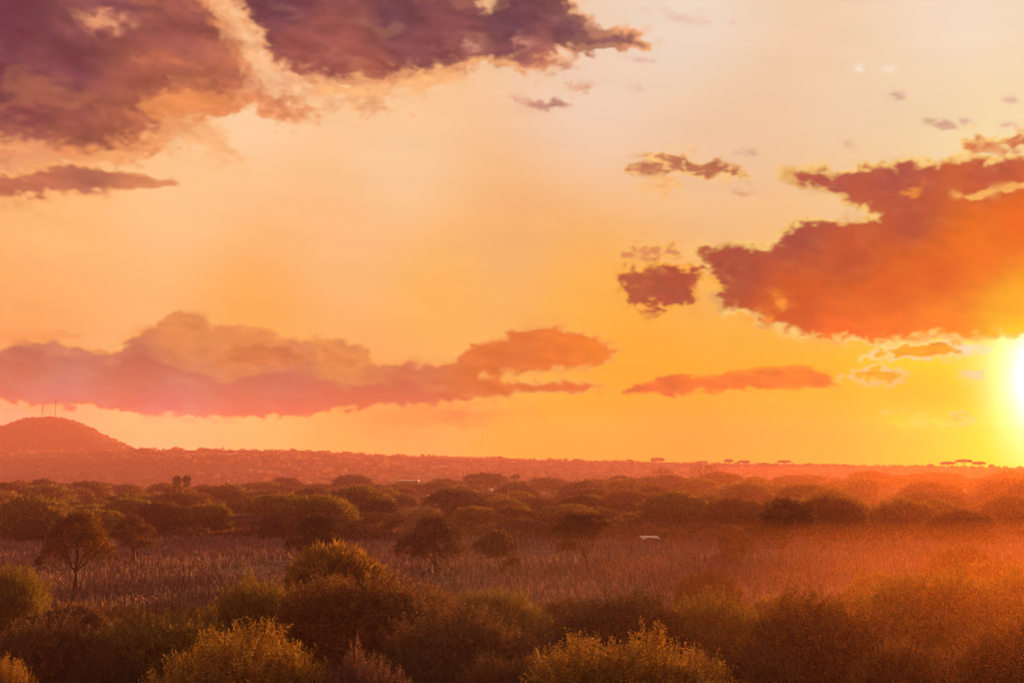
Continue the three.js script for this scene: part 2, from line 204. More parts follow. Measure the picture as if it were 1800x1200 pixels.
// ---------------------------------------------------------------- land
const SKYLINE = [[-400, 799], [0, 798], [235, 796], [500, 797], [600, 801], [700, 806], [900, 811], [1100, 817], [1300, 820], [1500, 823], [1800, 827], [2200, 828]];   // crest of the far plain, without its scrub
const crestAt = (px) => mix(1480, 1900, step(300, 950, px));          // the crest lies nearer on the left
const acrossOf = (x, z) => CX + (FPX * x) / Math.max(30, -z * 0.9937);
function land(x, z) {
  const D = -z, px = acrossOf(x, z), CREST = crestAt(px);
  const crest = EYE + ((HORIZON - table(SKYLINE, px)) / FPX) * CREST;
  let y = 0.35 * fbm(x * 0.02, z * 0.02, 3) * step(20, 80, D);
  y += 4.2 * step(1020, 1500, px) * step(280, 560, D) * (1 - step(600, 700, D));
  y += 1.6 * step(400, 540, D) * (1 - step(620, 720, D));
  y += mix(0, -9, step(640, 760, D));
  y += (crest + 9) * step(950, CREST, D);
  y -= (crest + 4) * step(CREST, 2500, D);
  y += 2.6 * fbm(x * 0.004 + 4, z * 0.004, 3) * step(1000, 1200, D) * (1 - step(1250, 1450, D));
  return y;
}
function gridMesh(xs, zs, f) {
  const p = [], idx = [], uv = [], n = xs.length;
  for (const z of zs) for (const x of xs) { p.push(x, f(x, z), z); uv.push(x / 9, z / 9); }
  for (let j = 0; j + 1 < zs.length; j++) for (let i = 0; i + 1 < n; i++) { const a = j * n + i; idx.push(a, a + 1, a + n, a + 1, a + n + 1, a + n); }
  const g = new THREE.BufferGeometry();
  g.setAttribute('position', new THREE.Float32BufferAttribute(p, 3)); g.setAttribute('uv', new THREE.Float32BufferAttribute(uv, 2)); g.setIndex(idx); g.computeVertexNormals();
  return g;
}
function noiseTexture(size, f, color = true) {
  const d = new Uint8Array(size * size * 4);
  for (let y = 0; y < size; y++) for (let x = 0; x < size; x++) { const c = f(x / size, y / size); for (let k = 0; k < 3; k++) d[(y * size + x) * 4 + k] = Math.max(0, Math.min(255, c[k])); d[(y * size + x) * 4 + 3] = 255; }
  const t = new THREE.DataTexture(d, size, size, THREE.RGBAFormat); t.wrapS = t.wrapT = THREE.RepeatWrapping; t.magFilter = THREE.LinearFilter; if (color) t.colorSpace = THREE.SRGBColorSpace; t.needsUpdate = true; return t;
}
const tileNoise = (u, v, f, o) => { const a = fbm(u * f, v * f, o), b = fbm((u - 1) * f, v * f, o), c = fbm(u * f, (v - 1) * f, o), d = fbm((u - 1) * f, (v - 1) * f, o); return mix(mix(a, b, u), mix(c, d, u), v); };
const soilMap = noiseTexture(512, (u, v) => { const n = tileNoise(u, v, 9, 5), k = tileNoise(u + 3.3, v, 3, 3), g = 1 + 0.7 * n + 0.4 * k; return [74 * g, 48 * g + 8 * k, 37 * g]; });
const soil = new THREE.MeshStandardMaterial({ map: soilMap, roughness: 0.95, bumpMap: soilMap, bumpScale: 0.08 });
{
  const xs = [], zs = [];
  for (let i = -70; i <= 70; i++) xs.push(Math.sign(i) * (Math.abs(i) * 5 + Math.pow(Math.abs(i) / 70, 3) * 1500));
  for (let z = 300; z > -2800; z -= z > -100 ? 20 : z > -700 ? 12 : z > -2000 ? 24 : 90) zs.push(z);
  const g = shade(new THREE.Mesh(gridMesh(xs, zs.reverse(), land), soil));
  g.name = 'ground'; tag(g, null, null, null, 'structure'); scene.add(g);
}
// the hill: a round summit falling off to a long foot
const HILL_D = 1660, HILL_X = ((81 - CX) / FPX) * HILL_D * 0.9937, HILL_K = HILL_D / FPX;
const HILL = [[0, 90], [20, 89.5], [36, 88], [53, 82], [78, 70], [102, 58], [136, 42], [156, 33], [200, 15], [260, -10], [340, -32]];
const hillTop = (x, z) => { const rx = (x - HILL_X) / HILL_K, rz = (z + HILL_D) / HILL_K; const r = Math.hypot(rx < 0 ? rx * 0.93 : rx, rz); return EYE + (table(HILL, r) + 0.8 * fbm(x * 0.05, z * 0.05, 3)) * HILL_K; };
{
  const xs = [], zs = [];
  for (let i = -60; i <= 60; i++) { xs.push(HILL_X + i * 4.9); zs.push(-HILL_D + i * 4.9); }
  const g = shade(new THREE.Mesh(gridMesh(xs, zs, hillTop), std(0.06, 0.03, 0.03)));
  g.name = 'hill'; tag(g, null, null, null, 'structure'); scene.add(g);
}
const groundAt = (x, y) => { const r = rayOf(x, y); let t = 20; for (let i = 0; i < 4000; i++, t += t < 300 ? 0.25 : 1) if (EYE + r.y * t < land(r.x * t, r.z * t)) break; return [r.x * t, land(r.x * t, r.z * t), r.z * t]; };
const pointAt = (x, y, D) => { const r = rayOf(x, y), t = D / -r.z; return new THREE.Vector3(r.x * t, EYE + r.y * t, -D); };

// ---------------------------------------------------------------- plants
class Faces {                                                        // collects triangles with a colour each
  constructor() { this.p = []; this.c = []; }
  tri(a, b, c, k) { this.p.push(a.x, a.y, a.z, b.x, b.y, b.z, c.x, c.y, c.z); for (let i = 0; i < 3; i++) this.c.push(k[0], k[1], k[2]); }
  build() { const g = new THREE.BufferGeometry(); g.setAttribute('position', new THREE.Float32BufferAttribute(this.p, 3)); g.setAttribute('color', new THREE.Float32BufferAttribute(this.c, 3)); g.computeVertexNormals(); return g; }
}
const V = (x, y, z) => new THREE.Vector3(x, y, z);
function limb(F, pts, r0, r1, k, sides = 5) {                        // a tapered, bent stem
  let prev = null;
  for (let i = 0; i < pts.length; i++) {
    const d = pts[Math.min(i + 1, pts.length - 1)].clone().sub(pts[Math.max(i - 1, 0)]).normalize(), a = V(d.z, 0.01, -d.x + 0.013).cross(d).normalize(), b = d.clone().cross(a), r = mix(r0, r1, i / (pts.length - 1)), ring = [];
    for (let s = 0; s < sides; s++) { const t = (s / sides) * 6.2832; ring.push(pts[i].clone().addScaledVector(a, Math.cos(t) * r).addScaledVector(b, Math.sin(t) * r)); }
    if (prev) for (let s = 0; s < sides; s++) { const u = (s + 1) % sides; F.tri(prev[s], ring[s], ring[u], k); F.tri(prev[s], ring[u], prev[u], k); }
    prev = ring;
  }
}
const unit = (R) => { const z = R() * 2 - 1, t = R() * 6.2832, s = Math.sqrt(1 - z * z); return V(s * Math.cos(t), z, s * Math.sin(t)); };
// one leafy spray: a thin twig with small leaflets on both sides (fine), or a few leaf-clump slivers (coarse)
function spray(F, R, at, dir, o) {
  const tone = mix(0.45, 1.6, R()), warm = mix(0.85, 1.2, R()), k = [tone * warm, tone, tone * mix(0.7, 1.2, R())];
  if (o.leaflets) {
    const side = unit(R).cross(dir).normalize(), tip = at.clone().addScaledVector(dir, o.len).addScaledVector(unit(R), o.len * 0.18), w = o.len * 0.018;
    F.tri(at.clone().addScaledVector(side, w), at.clone().addScaledVector(side, -w), tip, [0.9, 0.7, 0.6]);
    for (let i = 0; i < o.leaflets; i++) {
      const t = (i + 0.6) / o.leaflets, p = at.clone().lerp(tip, t), d = side.clone().multiplyScalar(i % 2 ? 1 : -1).addScaledVector(dir, 0.55).addScaledVector(unit(R), 0.75).normalize(), q = unit(R).cross(d).normalize(), L = o.leaf * mix(0.6, 1.3, R());
      F.tri(p.clone().addScaledVector(q, o.wide * 0.5), p.clone().addScaledVector(q, -o.wide * 0.5).addScaledVector(d, L * 0.35), p.clone().addScaledVector(d, L), k);
    }
  } else {
    for (let i = 0; i < (o.slivers ?? 2); i++) {
      const d = dir.clone().addScaledVector(unit(R), 0.7).normalize(), q = unit(R).cross(d).normalize(), L = o.len * mix(0.5, 1.2, R()), p = at.clone().addScaledVector(unit(R), o.len * 0.35);
      F.tri(p.clone().addScaledVector(q, o.wide * 0.5), p.clone().addScaledVector(q, -o.wide * 0.5), p.clone().addScaledVector(d, L), k);
    }
  }
}
// leaves spread through lobes [x, y, z, rx, ry, rz]; most near the outside, thinning inwards
function leaves(seed, lobes, n, o) {
  const R = rng(seed), F = new Faces(), area = lobes.map((l) => Math.pow(l[3] * l[4] * l[5], 0.66)), sum = area.reduce((a, b) => a + b);
  const inOther = (p, i) => lobes.some((l, j) => j !== i && ((p.x - l[0]) / l[3]) ** 2 + ((p.y - l[1]) / l[4]) ** 2 + ((p.z - l[2]) / l[5]) ** 2 < 0.5);
  for (let k = 0; k < n; ) {
    let t = R() * sum, i = 0;
    while (t > area[i] && i < lobes.length - 1) t -= area[i++];
    const l = lobes[i], u = unit(R);
    if (u.y < -0.15 - 0.5 * R()) { u.y *= -1; }
    const lump = 1 + (o.lump ?? 0.2) * noise(u.x * 2.7 + i * 5 + seed, u.z * 2.7 + u.y * 2) + 0.14 * noise(u.x * 6.3 + seed, u.z * 6.3 + u.y * 5), rad = lump * (1 - (o.deep ?? 0.45) * Math.pow(R(), 1.7));
    const p = V(l[0] + u.x * l[3] * rad, l[1] + u.y * l[4] * rad, l[2] + u.z * l[5] * rad);
    if (p.y < (o.floor ?? 0.05) || inOther(p, i) && R() < 0.8) { if (R() < 0.02) k++; continue; }
    const dir = V(u.x / l[3], u.y / l[4], u.z / l[5]).normalize().addScaledVector(V(0, 1, 0), o.rise ?? 0.5).addScaledVector(unit(R), o.loose ?? 0.5).normalize();
    spray(F, R, p, dir, o); k++;
  }
  return F.build();
}
function domeLobes(seed, R0, H0, count, spread = 0.5) {              // a rounded bush: one big dome with shoulders
  const R = rng(seed), l = [[0, H0 * 0.42, 0, R0 * 0.8, H0 * 0.56, R0 * 0.8]];
  for (let i = 0; i < count; i++) { const a = (i / count) * 6.28 + R() * 0.9, q = R0 * spread * mix(0.7, 1.15, R()), s = R0 * mix(0.36, 0.56, R()), h = H0 * mix(0.3, 0.5, R()); l.push([Math.cos(a) * q, mix(0.26, 0.56, R()) * H0, Math.sin(a) * q, s, h * 0.9, s]); }
  return l;
}
function stems(seed, R0, H0, n, tips, k = [0.8, 0.6, 0.5]) {         // many thin stems from one foot, some bare tips past the leaves
  const R = rng(seed), F = new Faces();
  for (let i = 0; i < n; i++) { const a = R() * 6.28, q = R0 * mix(0.25, 0.85, R()), h = H0 * mix(0.55, 0.92, R()), e = V(Math.cos(a) * q, h, Math.sin(a) * q), m = e.clone().multiplyScalar(0.5).add(V(R() - 0.5, 0.25 * H0 * R(), R() - 0.5)); limb(F, [V(Math.cos(a) * 0.15, 0, Math.sin(a) * 0.15), m, e], 0.05, 0.018, k, 4); }
  for (let i = 0; i < tips; i++) {
    const a = R() * 6.28, u = mix(0.35, 1, R()), q = R0 * Math.sqrt(1 - u * u) * 0.85, s = V(Math.cos(a) * q, H0 * u * 0.86, Math.sin(a) * q), d = V(Math.cos(a) * q, H0 * u, Math.sin(a) * q).normalize().add(V(0, 0.6, 0)).addScaledVector(unit(R), 0.5).normalize(), L = mix(0.5, 1.15, R()), b = s.clone().addScaledVector(d, L * 0.55), e = b.clone().addScaledVector(d.clone().addScaledVector(unit(R), 0.7).normalize(), L * 0.5);
    limb(F, [s, b, e], 0.026, 0.008, k, 3);
    for (let j = 0; j < 3; j++) { const p = s.clone().lerp(b, 0.3 + 0.3 * j); limb(F, [p, p.clone().addScaledVector(unit(R).add(d).normalize(), L * 0.3)], 0.016, 0.006, k, 3); }
  }
  return F.build();
}
const leafMat = (r, g, b) => new THREE.MeshPhysicalMaterial({ color: rgb(r, g, b), vertexColors: true, roughness: 0.94, transmission: 0.24, thickness: 0, side: THREE.DoubleSide, specularIntensity: 0.6 });
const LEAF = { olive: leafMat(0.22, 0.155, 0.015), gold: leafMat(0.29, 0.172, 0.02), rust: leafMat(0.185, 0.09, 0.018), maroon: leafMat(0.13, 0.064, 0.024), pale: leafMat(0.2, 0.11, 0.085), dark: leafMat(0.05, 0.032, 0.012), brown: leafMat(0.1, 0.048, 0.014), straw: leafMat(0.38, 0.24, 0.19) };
const barkMat = new THREE.MeshStandardMaterial({ color: rgb(0.11, 0.065, 0.045), vertexColors: true, roughness: 0.9, side: THREE.DoubleSide });
const paleBark = new THREE.MeshStandardMaterial({ color: rgb(0.36, 0.22, 0.13), vertexColors: true, roughness: 0.8, side: THREE.DoubleSide });

const BUSH_R = 3.6, BUSH_H = 4.6;                                    // every bush shape is made at this size and scaled to its own
const NEAR = [0, 1, 2, 3, 4, 5].map((i) => ({ leaf: leaves(100 + i, domeLobes(100 + i, BUSH_R, BUSH_H, 6 + (i % 3)), 5600, { leaflets: 13, len: 0.62, leaf: 0.135, wide: 0.055, deep: 0.5, rise: 0.6, loose: 0.65, lump: 0.3 }), stem: stems(200 + i, BUSH_R, BUSH_H, 16, 150) }));
const MID = [0, 1, 2, 3, 4, 5].map((i) => ({ leaf: leaves(300 + i, domeLobes(310 + i, BUSH_R, BUSH_H, 5 + (i % 3)), 4200, { slivers: 3, len: 0.5, wide: 0.12, deep: 0.45, rise: 0.6, loose: 0.6 }), stem: stems(400 + i, BUSH_R, BUSH_H, 9, 18) }));
const FAR = [0, 1, 2, 3, 4, 5, 6, 7].map((i) => ({ leaf: leaves(500 + i, domeLobes(520 + i, BUSH_R, BUSH_H, 4 + (i % 3), 0.45), 1500, { slivers: 2, len: 0.62, wide: 0.26, deep: 0.32, rise: 0.4, loose: 0.6 }), stem: stems(600 + i, BUSH_R, BUSH_H, 5, 0) }));
const reach = (g) => { const p = g.attributes.position, ys = [], rs = []; for (let i = 0; i < p.count; i += 7) { ys.push(p.getY(i)); rs.push(Math.hypot(p.getX(i), p.getZ(i))); } ys.sort((a, b) => a - b); rs.sort((a, b) => a - b); return [rs[Math.floor(rs.length * 0.96)], ys[Math.floor(ys.length * 0.998)]]; };
for (const k of [...NEAR, ...MID, ...FAR]) k.reach = reach(k.leaf);
function bush(name, kinds, i, [x, y, z], w, h, mat, turn, label, group, stemMat = barkMat) {
  const t = thing(name, label, 'bush', [x, y, z], turn, group), k = kinds[i % kinds.length];
  part('foliage', k.leaf, mat, t); tag(part('stems', k.stem, stemMat, t), null, null, null, 'stuff');
  t.scale.set(w / 2 / k.reach[0], h / k.reach[1], w / 2 / k.reach[0]);
  return t;
}
// foreground bushes: [across, top, width in pixels of the photograph, distance in metres, shape, leaf, stems, label]
const FRONT = [
  [415, 1100, 330, 42, 0, 'gold', 1, 'large golden-green thorn bush at the bottom edge, left of the centre'],
  [640, 1142, 190, 41, 1, 'pale', 0, 'low greyish pink bush at the bottom edge, just right of the large golden-green one'],
  [1110, 1112, 400, 40, 2, 'gold', 1, 'wide golden thorn bush with bare twig tips sticking out of its top, bottom centre'],
  [1790, 1082, 230, 46, 3, 'rust', 0, 'orange-brown bush cut by the right edge at the bottom corner'],
  [10, 1158, 150, 40, 4, 'gold', 1, 'small golden bush cut by the bottom left corner'],
  [272, 1072, 260, 58, 5, 'olive', 0, 'dark olive bush left of and behind the large golden-green bush'],
  [70, 1082, 260, 54, 0, 'maroon', 0, 'dark reddish bush with tangled twigs near the bottom left'],
  [452, 1012, 190, 66, 1, 'olive', 0, 'olive bush with yellowish top at the front edge of the maize, left of the centre'],
  [650, 1006, 330, 62, 2, 'rust', 0, 'broad dark red-brown bush in the middle of the foreground'],
  [818, 1062, 280, 50, 3, 'maroon', 0, 'dark maroon bush below the broad red-brown one'],
  [880, 1034, 180, 67, 4, 'olive', 0, 'olive-topped bush on the right of the broad red-brown bush'],
  [1090, 1042, 260, 57, 5, 'dark', 0, 'dark bush standing right behind the twiggy golden bush'],
  [1255, 1040, 200, 61, 1, 'olive', 0, 'olive bush on the right of the dark bush behind the twiggy one'],
  [1440, 1034, 280, 53, 0, 'rust', 0, 'big rounded brown bush in the right half of the foreground'],
  [1660, 1000, 300, 63, 2, 'olive', 0, 'large bush in the orange glow behind the big rounded brown one'],
  [1590, 1128, 230, 45, 4, 'rust', 0, 'low brown bush at the bottom edge between the big rounded bush and the right corner'],
  [1800, 1000, 200, 66, 5, 'olive', 0, 'bush at the right edge above the orange-brown corner bush'],
  [22, 992, 130, 76, 3, 'olive', 0, 'olive bush at the left edge beside the maize field'],
  [920, 1150, 200, 44, 5, 'maroon', 0, 'dark low bush at the bottom edge left of the twiggy golden bush'],
  [185, 1150, 190, 46, 2, 'dark', 0, 'very dark low bush at the bottom edge under the olive one'],
  [1330, 1130, 170, 47, 3, 'maroon', 0, 'dark low bush at the bottom edge right of the twiggy golden bush'],
  [750, 1130, 190, 46, 5, 'dark', 0, 'very dark low bush at the bottom edge under the maroon one'],
];
FRONT.forEach(([x, y, w, D, i, m, pale, label], n) => { const top = pointAt(x, y, D), g = land(top.x, -D); bush('thorn_bush', NEAR, i, [top.x, g - 0.15, -D], (w * D) / FPX, Math.max(2.2, top.y - g), LEAF[m], n * 2.1, label, 'thorn bushes in the foreground', pale ? paleBark : barkMat); });
// bushes in and along the field
const MIDDLE = [
  [592, 952, 190, 86, 0, 'gold', 'golden bush in front of the round tree, left of the centre'],
  [1245, 1004, 130, 92, 1, 'rust', 'small rusty red bush at the front edge of the maize, right of the centre'],
  [1692, 956, 130, 98, 2, 'rust', 'loose brown bush in the orange glow at the right end of the field'],
  [1770, 985, 150, 86, 3, 'olive', 'low bush at the right edge in front of the loose brown one'],
  [1540, 1004, 110, 84, 4, 'olive', 'low bush at the front right corner of the maize'],
  [340, 1078, 130, 70, 5, 'olive', 'small olive bush at the front edge of the maize on the left'],
  [1380, 1040, 130, 74, 2, 'olive', 'small bush at the front edge of the maize below the forked tree'],
  [1010, 1052, 150, 72, 3, 'maroon', 'small dark bush at the front edge of the maize, centre'],
  [130, 1062, 130, 76, 1, 'maroon', 'low reddish bush in front of the maize under the leftmost tall tree'],
  [20, 940, 90, 190, 0, 'pale', 'low pinkish bush at the back edge of the field, left edge'],
];
MIDDLE.forEach(([x, y, w, D, i, m, label], n) => { const top = pointAt(x, y, D), g = land(top.x, -D); bush('field_bush', MID, i, [top.x, g - 0.1, -D], (w * D) / FPX, Math.max(1.4, top.y - g), LEAF[m], n * 1.7 + 0.5, label, 'bushes round the maize field'); });

// trees with trunks: [across, base, crown left, crown right, crown top, crown bottom, leaf, lean, look, label]; pixels of the photograph
function tree(name, seed, base, D, cr, o, label, group) {            // cr: crown lobes in metres from the foot
  const t = thing(name, label, 'tree', base, 0, group), R = rng(seed), F = new Faces(), k = [1, 0.9, 0.85];
  for (const l of cr) for (let j = 0; j < (o.boughs ?? 1); j++) {
    const e = V(l[0] + (R() - 0.5) * l[3] * 1.1, l[1] + (R() - 0.2) * l[4] * 0.7, l[2] + (R() - 0.5) * l[5] * 1.1), f = V(o.fork[0] + (R() - 0.5) * 0.2, o.fork[1], (R() - 0.5) * 0.2), m = f.clone().lerp(e, 0.5).add(V((R() - 0.5) * 0.5, (R() - 0.3) * 0.5, (R() - 0.5) * 0.5));
    limb(F, [f, m, e], o.r * 0.42, o.r * 0.1, k, 5);
    for (let q = 0; q < 3; q++) { const b = m.clone().lerp(e, R()), c = V(l[0], l[1], l[2]).add(unit(R).multiply(V(l[3], l[4], l[5])).multiplyScalar(0.9)); limb(F, [b, b.clone().lerp(c, 0.5).add(V(0, 0.1, 0)), c], o.r * 0.16, o.r * 0.05, k, 3); }
  }
  for (const [dx, r] of o.trunks ?? [[0, 1]]) limb(F, [V(dx, -0.3, 0), V(mix(dx, o.fork[0], 0.4) + (R() - 0.5) * 0.2, o.fork[1] * 0.5, 0), V(o.fork[0], o.fork[1] + 0.1, 0)], o.r * r, o.r * 0.62 * r, k, 7);
  part('trunk', F.build(), barkMat, t);
  part('crown', leaves(seed + 1, cr, o.n ?? 4200, { slivers: 3, len: 0.34, wide: 0.08, deep: 0.62, rise: o.rise ?? 0.15, loose: 0.8, floor: 0.4, ...o.leafing }), o.mat, t);
  return t;
}
function fieldTree(x, yb, l, r, top, bot, mat, seed, opts, label) {
  const g = groundAt(x, yb), D = -g[2], m = D / FPX, cx = ((l + r) / 2 - x) * m, w = (r - l) * m, y0 = (yb - bot) * m, y1 = (yb - top) * m, R = rng(seed), lobes = [], n = opts.lobes ?? 7;
  lobes.push([cx + (R() - 0.5) * w * 0.1, mix(y0, y1, 0.52), 0, w * 0.28, (y1 - y0) * 0.38, w * 0.28]);
  for (let i = 0; i < n; i++) { const a = (i / n) * 6.28 + R(), q = w * 0.34 * mix(0.6, 1.2, R()), s = w * mix(0.12, 0.24, R()), hh = (y1 - y0) * mix(0.14, 0.3, R()); lobes.push([cx + Math.cos(a) * q, mix(y0 + hh * 0.7, y1 - hh, R()), Math.sin(a) * q, s, hh, s]); }
  lobes.push([cx + (R() - 0.5) * w * 0.2, y1 - (y1 - y0) * 0.25, 0, w * 0.26, (y1 - y0) * 0.25, w * 0.26]);
  return tree('acacia_tree', seed, g, D, lobes, { r: 0.15 * (y1 / 6), fork: [cx * 0.5, Math.max(0.8, y0 * 0.95)], mat, ...opts }, label, 'acacia trees standing in the maize field');
}
fieldTree(130, 1052, 70, 192, 903, 1005, LEAF.rust, 11, { n: 4600, r: 0.24, trunks: [[0, 1], [0.25, 0.7]] }, 'tall open-crowned brown tree with a short forked trunk, leftmost in the field');
fieldTree(237, 1000, 194, 268, 908, 968, LEAF.maroon, 12, { n: 2600, r: 0.17 }, 'reddish dark tree with a thin bare trunk, right of the tall tree on the left');
fieldTree(70, 1024, 58, 82, 980, 1002, LEAF.dark, 13, { n: 360, lobes: 3, r: 0.1 }, 'thin dark sapling below the left side of the tall open-crowned tree');
fieldTree(548, 1008, 502, 606, 908, 992, LEAF.dark, 14, { n: 4400, r: 0.2 }, 'dark rounded tree at the left side of the centre, golden bush in front of it');
fieldTree(768, 1010, 706, 830, 908, 1002, LEAF.brown, 15, { n: 5200, r: 0.17, trunks: [[-2.1, 0.7], [0.1, 1], [1.3, 0.8]] }, 'round brown tree on several thin stems in the centre of the field');
fieldTree(893, 1026, 830, 912, 936, 1004, LEAF.maroon, 16, { n: 2800, r: 0.13 }, 'small leaning tree right of the round tree on several stems');
fieldTree(1037, 1012, 958, 1086, 906, 978, LEAF.brown, 17, { n: 4800, r: 0.16, rise: 0.05 }, 'broad flat-bottomed tree on a thin stem right of the centre');
fieldTree(1370, 1018, 1314, 1448, 880, 964, LEAF.brown, 18, { n: 4600, r: 0.2, trunks: [[0, 1]], boughs: 2, leafing: { deep: 0.8 } }, 'tall tree with forked trunk and thin fanned crown in the orange light on the right');
fieldTree(1290, 996, 1256, 1332, 926, 990, LEAF.rust, 19, { n: 2200, r: 0.1 }, 'small bushy tree just left of the tall forked one');
fieldTree(735, 980, 668, 802, 886, 950, LEAF.pale, 20, { n: 1500, r: 0.13, boughs: 3, leafing: { deep: 0.9, wide: 0.05 } }, 'sparse pinkish tree of bare twigs behind the round tree on several stems');

// ---------------------------------------------------------------- the woodland behind the field: each bush on its own
const WOOD = [
  [1465, 868, 112, 172, 3, 'rust', 'dense round bush with a glowing rim on the right, behind the forked tree'],
  [1690, 892, 120, 176, 1, 'rust', 'rounded bush with a glowing rim near the right edge, behind the field'],
  [60, 868, 140, 190, 2, 'olive', 'wide olive dome at the left edge behind the field'],
  [62, 906, 70, 176, 4, 'dark', 'dark rounded bush against the wide olive dome at the left edge'],
  [365, 882, 94, 200, 0, 'olive', 'squarish olive bush behind the left part of the maize'],
  [478, 902, 50, 182, 5, 'dark', 'dark pointed bush at the back edge of the maize, left of the centre'],
  [668, 874, 66, 230, 6, 'dark', 'dark bush rising between the pale twiggy tree and the olive domes'],
  [1185, 862, 130, 226, 7, 'olive', 'large olive dome behind the pale-roofed shelter'],
  [1290, 872, 120, 205, 1, 'rust', 'large brown dome left of the tall forked tree, behind it'],
  [1000, 884, 120, 230, 2, 'olive', 'olive dome behind the broad flat-bottomed tree'],
  [840, 888, 90, 215, 3, 'gold', 'golden dome to the right above the round tree on several stems'],
  [1790, 868, 120, 230, 0, 'rust', 'hazy orange dome at the right edge in the middle of the woodland'],
  [285, 905, 90, 215, 5, 'rust', 'red-brown bush behind the dark tree with a thin bare trunk'],
  [1580, 880, 110, 250, 4, 'rust', 'hazy brown dome between the two bushes with glowing rims'],
  [160, 884, 120, 225, 6, 'olive', 'olive bush above the crown of the tall open-crowned tree'],
  [940, 872, 90, 285, 1, 'maroon', 'flat reddish bush above the small leaning tree'],
  [850, 862, 90, 330, 2, 'pale', 'pinkish bare-twigged dome in the middle of the woodland'],
];
const R0 = rng(4242), spots = [];
WOOD.forEach(([x, y, w, D, i, m, label], n) => { const top = pointAt(x, y, D), g = land(top.x, -D); spots.push([top.x, D, (w * D) / FPX / 2]); bush('woodland_bush', MID, i, [top.x, g - 0.2, -D], (w * D) / FPX, Math.max(2.5, top.y - g), LEAF[m], n * 1.3, label, 'named bushes of the woodland'); });
const KINDS = [['olive', 'olive-green domed bush', 0.36], ['rust', 'red-brown domed bush', 0.30], ['maroon', 'dark maroon bush', 0.13], ['gold', 'yellowish domed bush', 0.10], ['pale', 'pinkish grey bush', 0.05], ['dark', 'very dark bush', 0.06]];
const MARKS = [[1465, 172, 'the round bush with glowing rim'], [1690, 176, 'the rim-lit bush near the right edge'], [60, 190, 'the wide olive dome on the left'], [365, 200, 'the squarish olive bush'], [478, 182, 'the dark pointed bush'], [668, 230, 'the dark bush by the pale twiggy tree'], [1185, 226, 'the olive dome behind the shelter'], [1000, 230, 'the dome behind the flat-bottomed tree'], [840, 215, 'the golden dome'], [1790, 230, 'the hazy dome at the right edge'], [940, 285, 'the flat reddish bush'], [850, 330, 'the pinkish bare-twigged dome'], [318, 400, 'the dark twin-headed tree'], [75, 430, 'the dark flat-topped bush'], [715, 600, 'the pale-roofed shed'], [1205, 480, 'the bare dark branches on the woodland edge'], [1530, 500, 'the spiky dome at the far right woodland edge'], [1650, 520, 'the long dome on the right woodland edge'], [160, 225, 'the tall open-crowned tree'], [1290, 205, 'the tall forked tree'], [435, 188, 'the pinkish umbrella tree']];
for (let tries = 0, n = 0; n < 185 && tries < 12000; tries++) {
  const D = 1 / mix(1 / 186, 1 / 640, Math.pow(R0(), 0.72)), px = mix(-60, 1860, R0()), x = ((px - CX) / FPX) * D, w = mix(8.5, 19, R0() * R0() + 0.1) * (D > 350 ? 1.15 : 1), top = EYE - ((mix(842, 833, step(950, 1150, px)) + 7 * R0() - HORIZON) / FPX) * D, h = Math.max(2, Math.min(w * mix(0.38, 0.56, R0()) + (R0() < 0.15 ? 1.5 : 0), top - land(x, -D)));
  if (D < 200 && Math.abs(px - 1140) < 70) continue;
  if (spots.some(([sx, sd, sr]) => Math.hypot(sx - x, (sd - D) * 0.8) < (sr + w / 2) * 0.72)) continue;
  spots.push([x, D, w / 2]);
  let t = R0(), q = 0; while (t > KINDS[q][2] && q < KINDS.length - 1) t -= KINDS[q++][2];
  const wpx = (w * FPX) / D, near = MARKS.reduce((a, m) => (Math.abs(m[0] - px) + Math.abs(m[1] - D) * 0.8 < Math.abs(a[0] - px) + Math.abs(a[1] - D) * 0.8 ? m : a)), rel = D > near[1] + 60 ? 'far behind' : D > near[1] + 12 ? 'behind' : px < near[0] ? 'left of' : 'right of';
  bush('domed_bush', D < 320 ? MID : FAR, n, [x, land(x, -D) - 0.2, -D], w, h, LEAF[KINDS[q][0]], R0() * 6.28, (wpx < 36 ? 'small ' : wpx > 80 ? 'wide ' : '') + (h / w < 0.43 ? 'flat ' : h / w > 0.53 ? 'tall ' : '') + KINDS[q][1] + ' ' + rel + ' ' + near[2], 'domed bushes of the woodland');
  n++;
}
// undergrowth between them, nobody could count it
function scatter(name, geometry, material, list, label, category) {
  const m = new THREE.InstancedMesh(geometry, material, list.length), o = new THREE.Object3D(), c = new THREE.Color();
  list.forEach(([x, y, z, s, h, t, tone = 1, warm = 1], i) => { o.position.set(x, y, z); o.rotation.set(0, t, 0); o.scale.set(s, h, s); o.updateMatrix(); m.setMatrixAt(i, o.matrix); m.setColorAt(i, c.setRGB(tone * warm, tone, tone / warm)); });
  m.name = name; shade(m); scene.add(m); return tag(m, label, category, null, 'stuff');
}
const tuftGeo = leaves(900, [[0, 0.35, 0, 0.8, 0.5, 0.8], [0.5, 0.25, 0.3, 0.5, 0.4, 0.5]], 44, { slivers: 2, len: 0.3, wide: 0.07, deep: 0.8, rise: 0.9, loose: 0.5, floor: 0 });
const shrubGeo = leaves(901, [[0, 0.5, 0, 1, 0.55, 1], [0.5, 0.4, 0.3, 0.6, 0.5, 0.6]], 90, { slivers: 2, len: 0.34, wide: 0.16, deep: 0.5, rise: 0.5, floor: 0 });
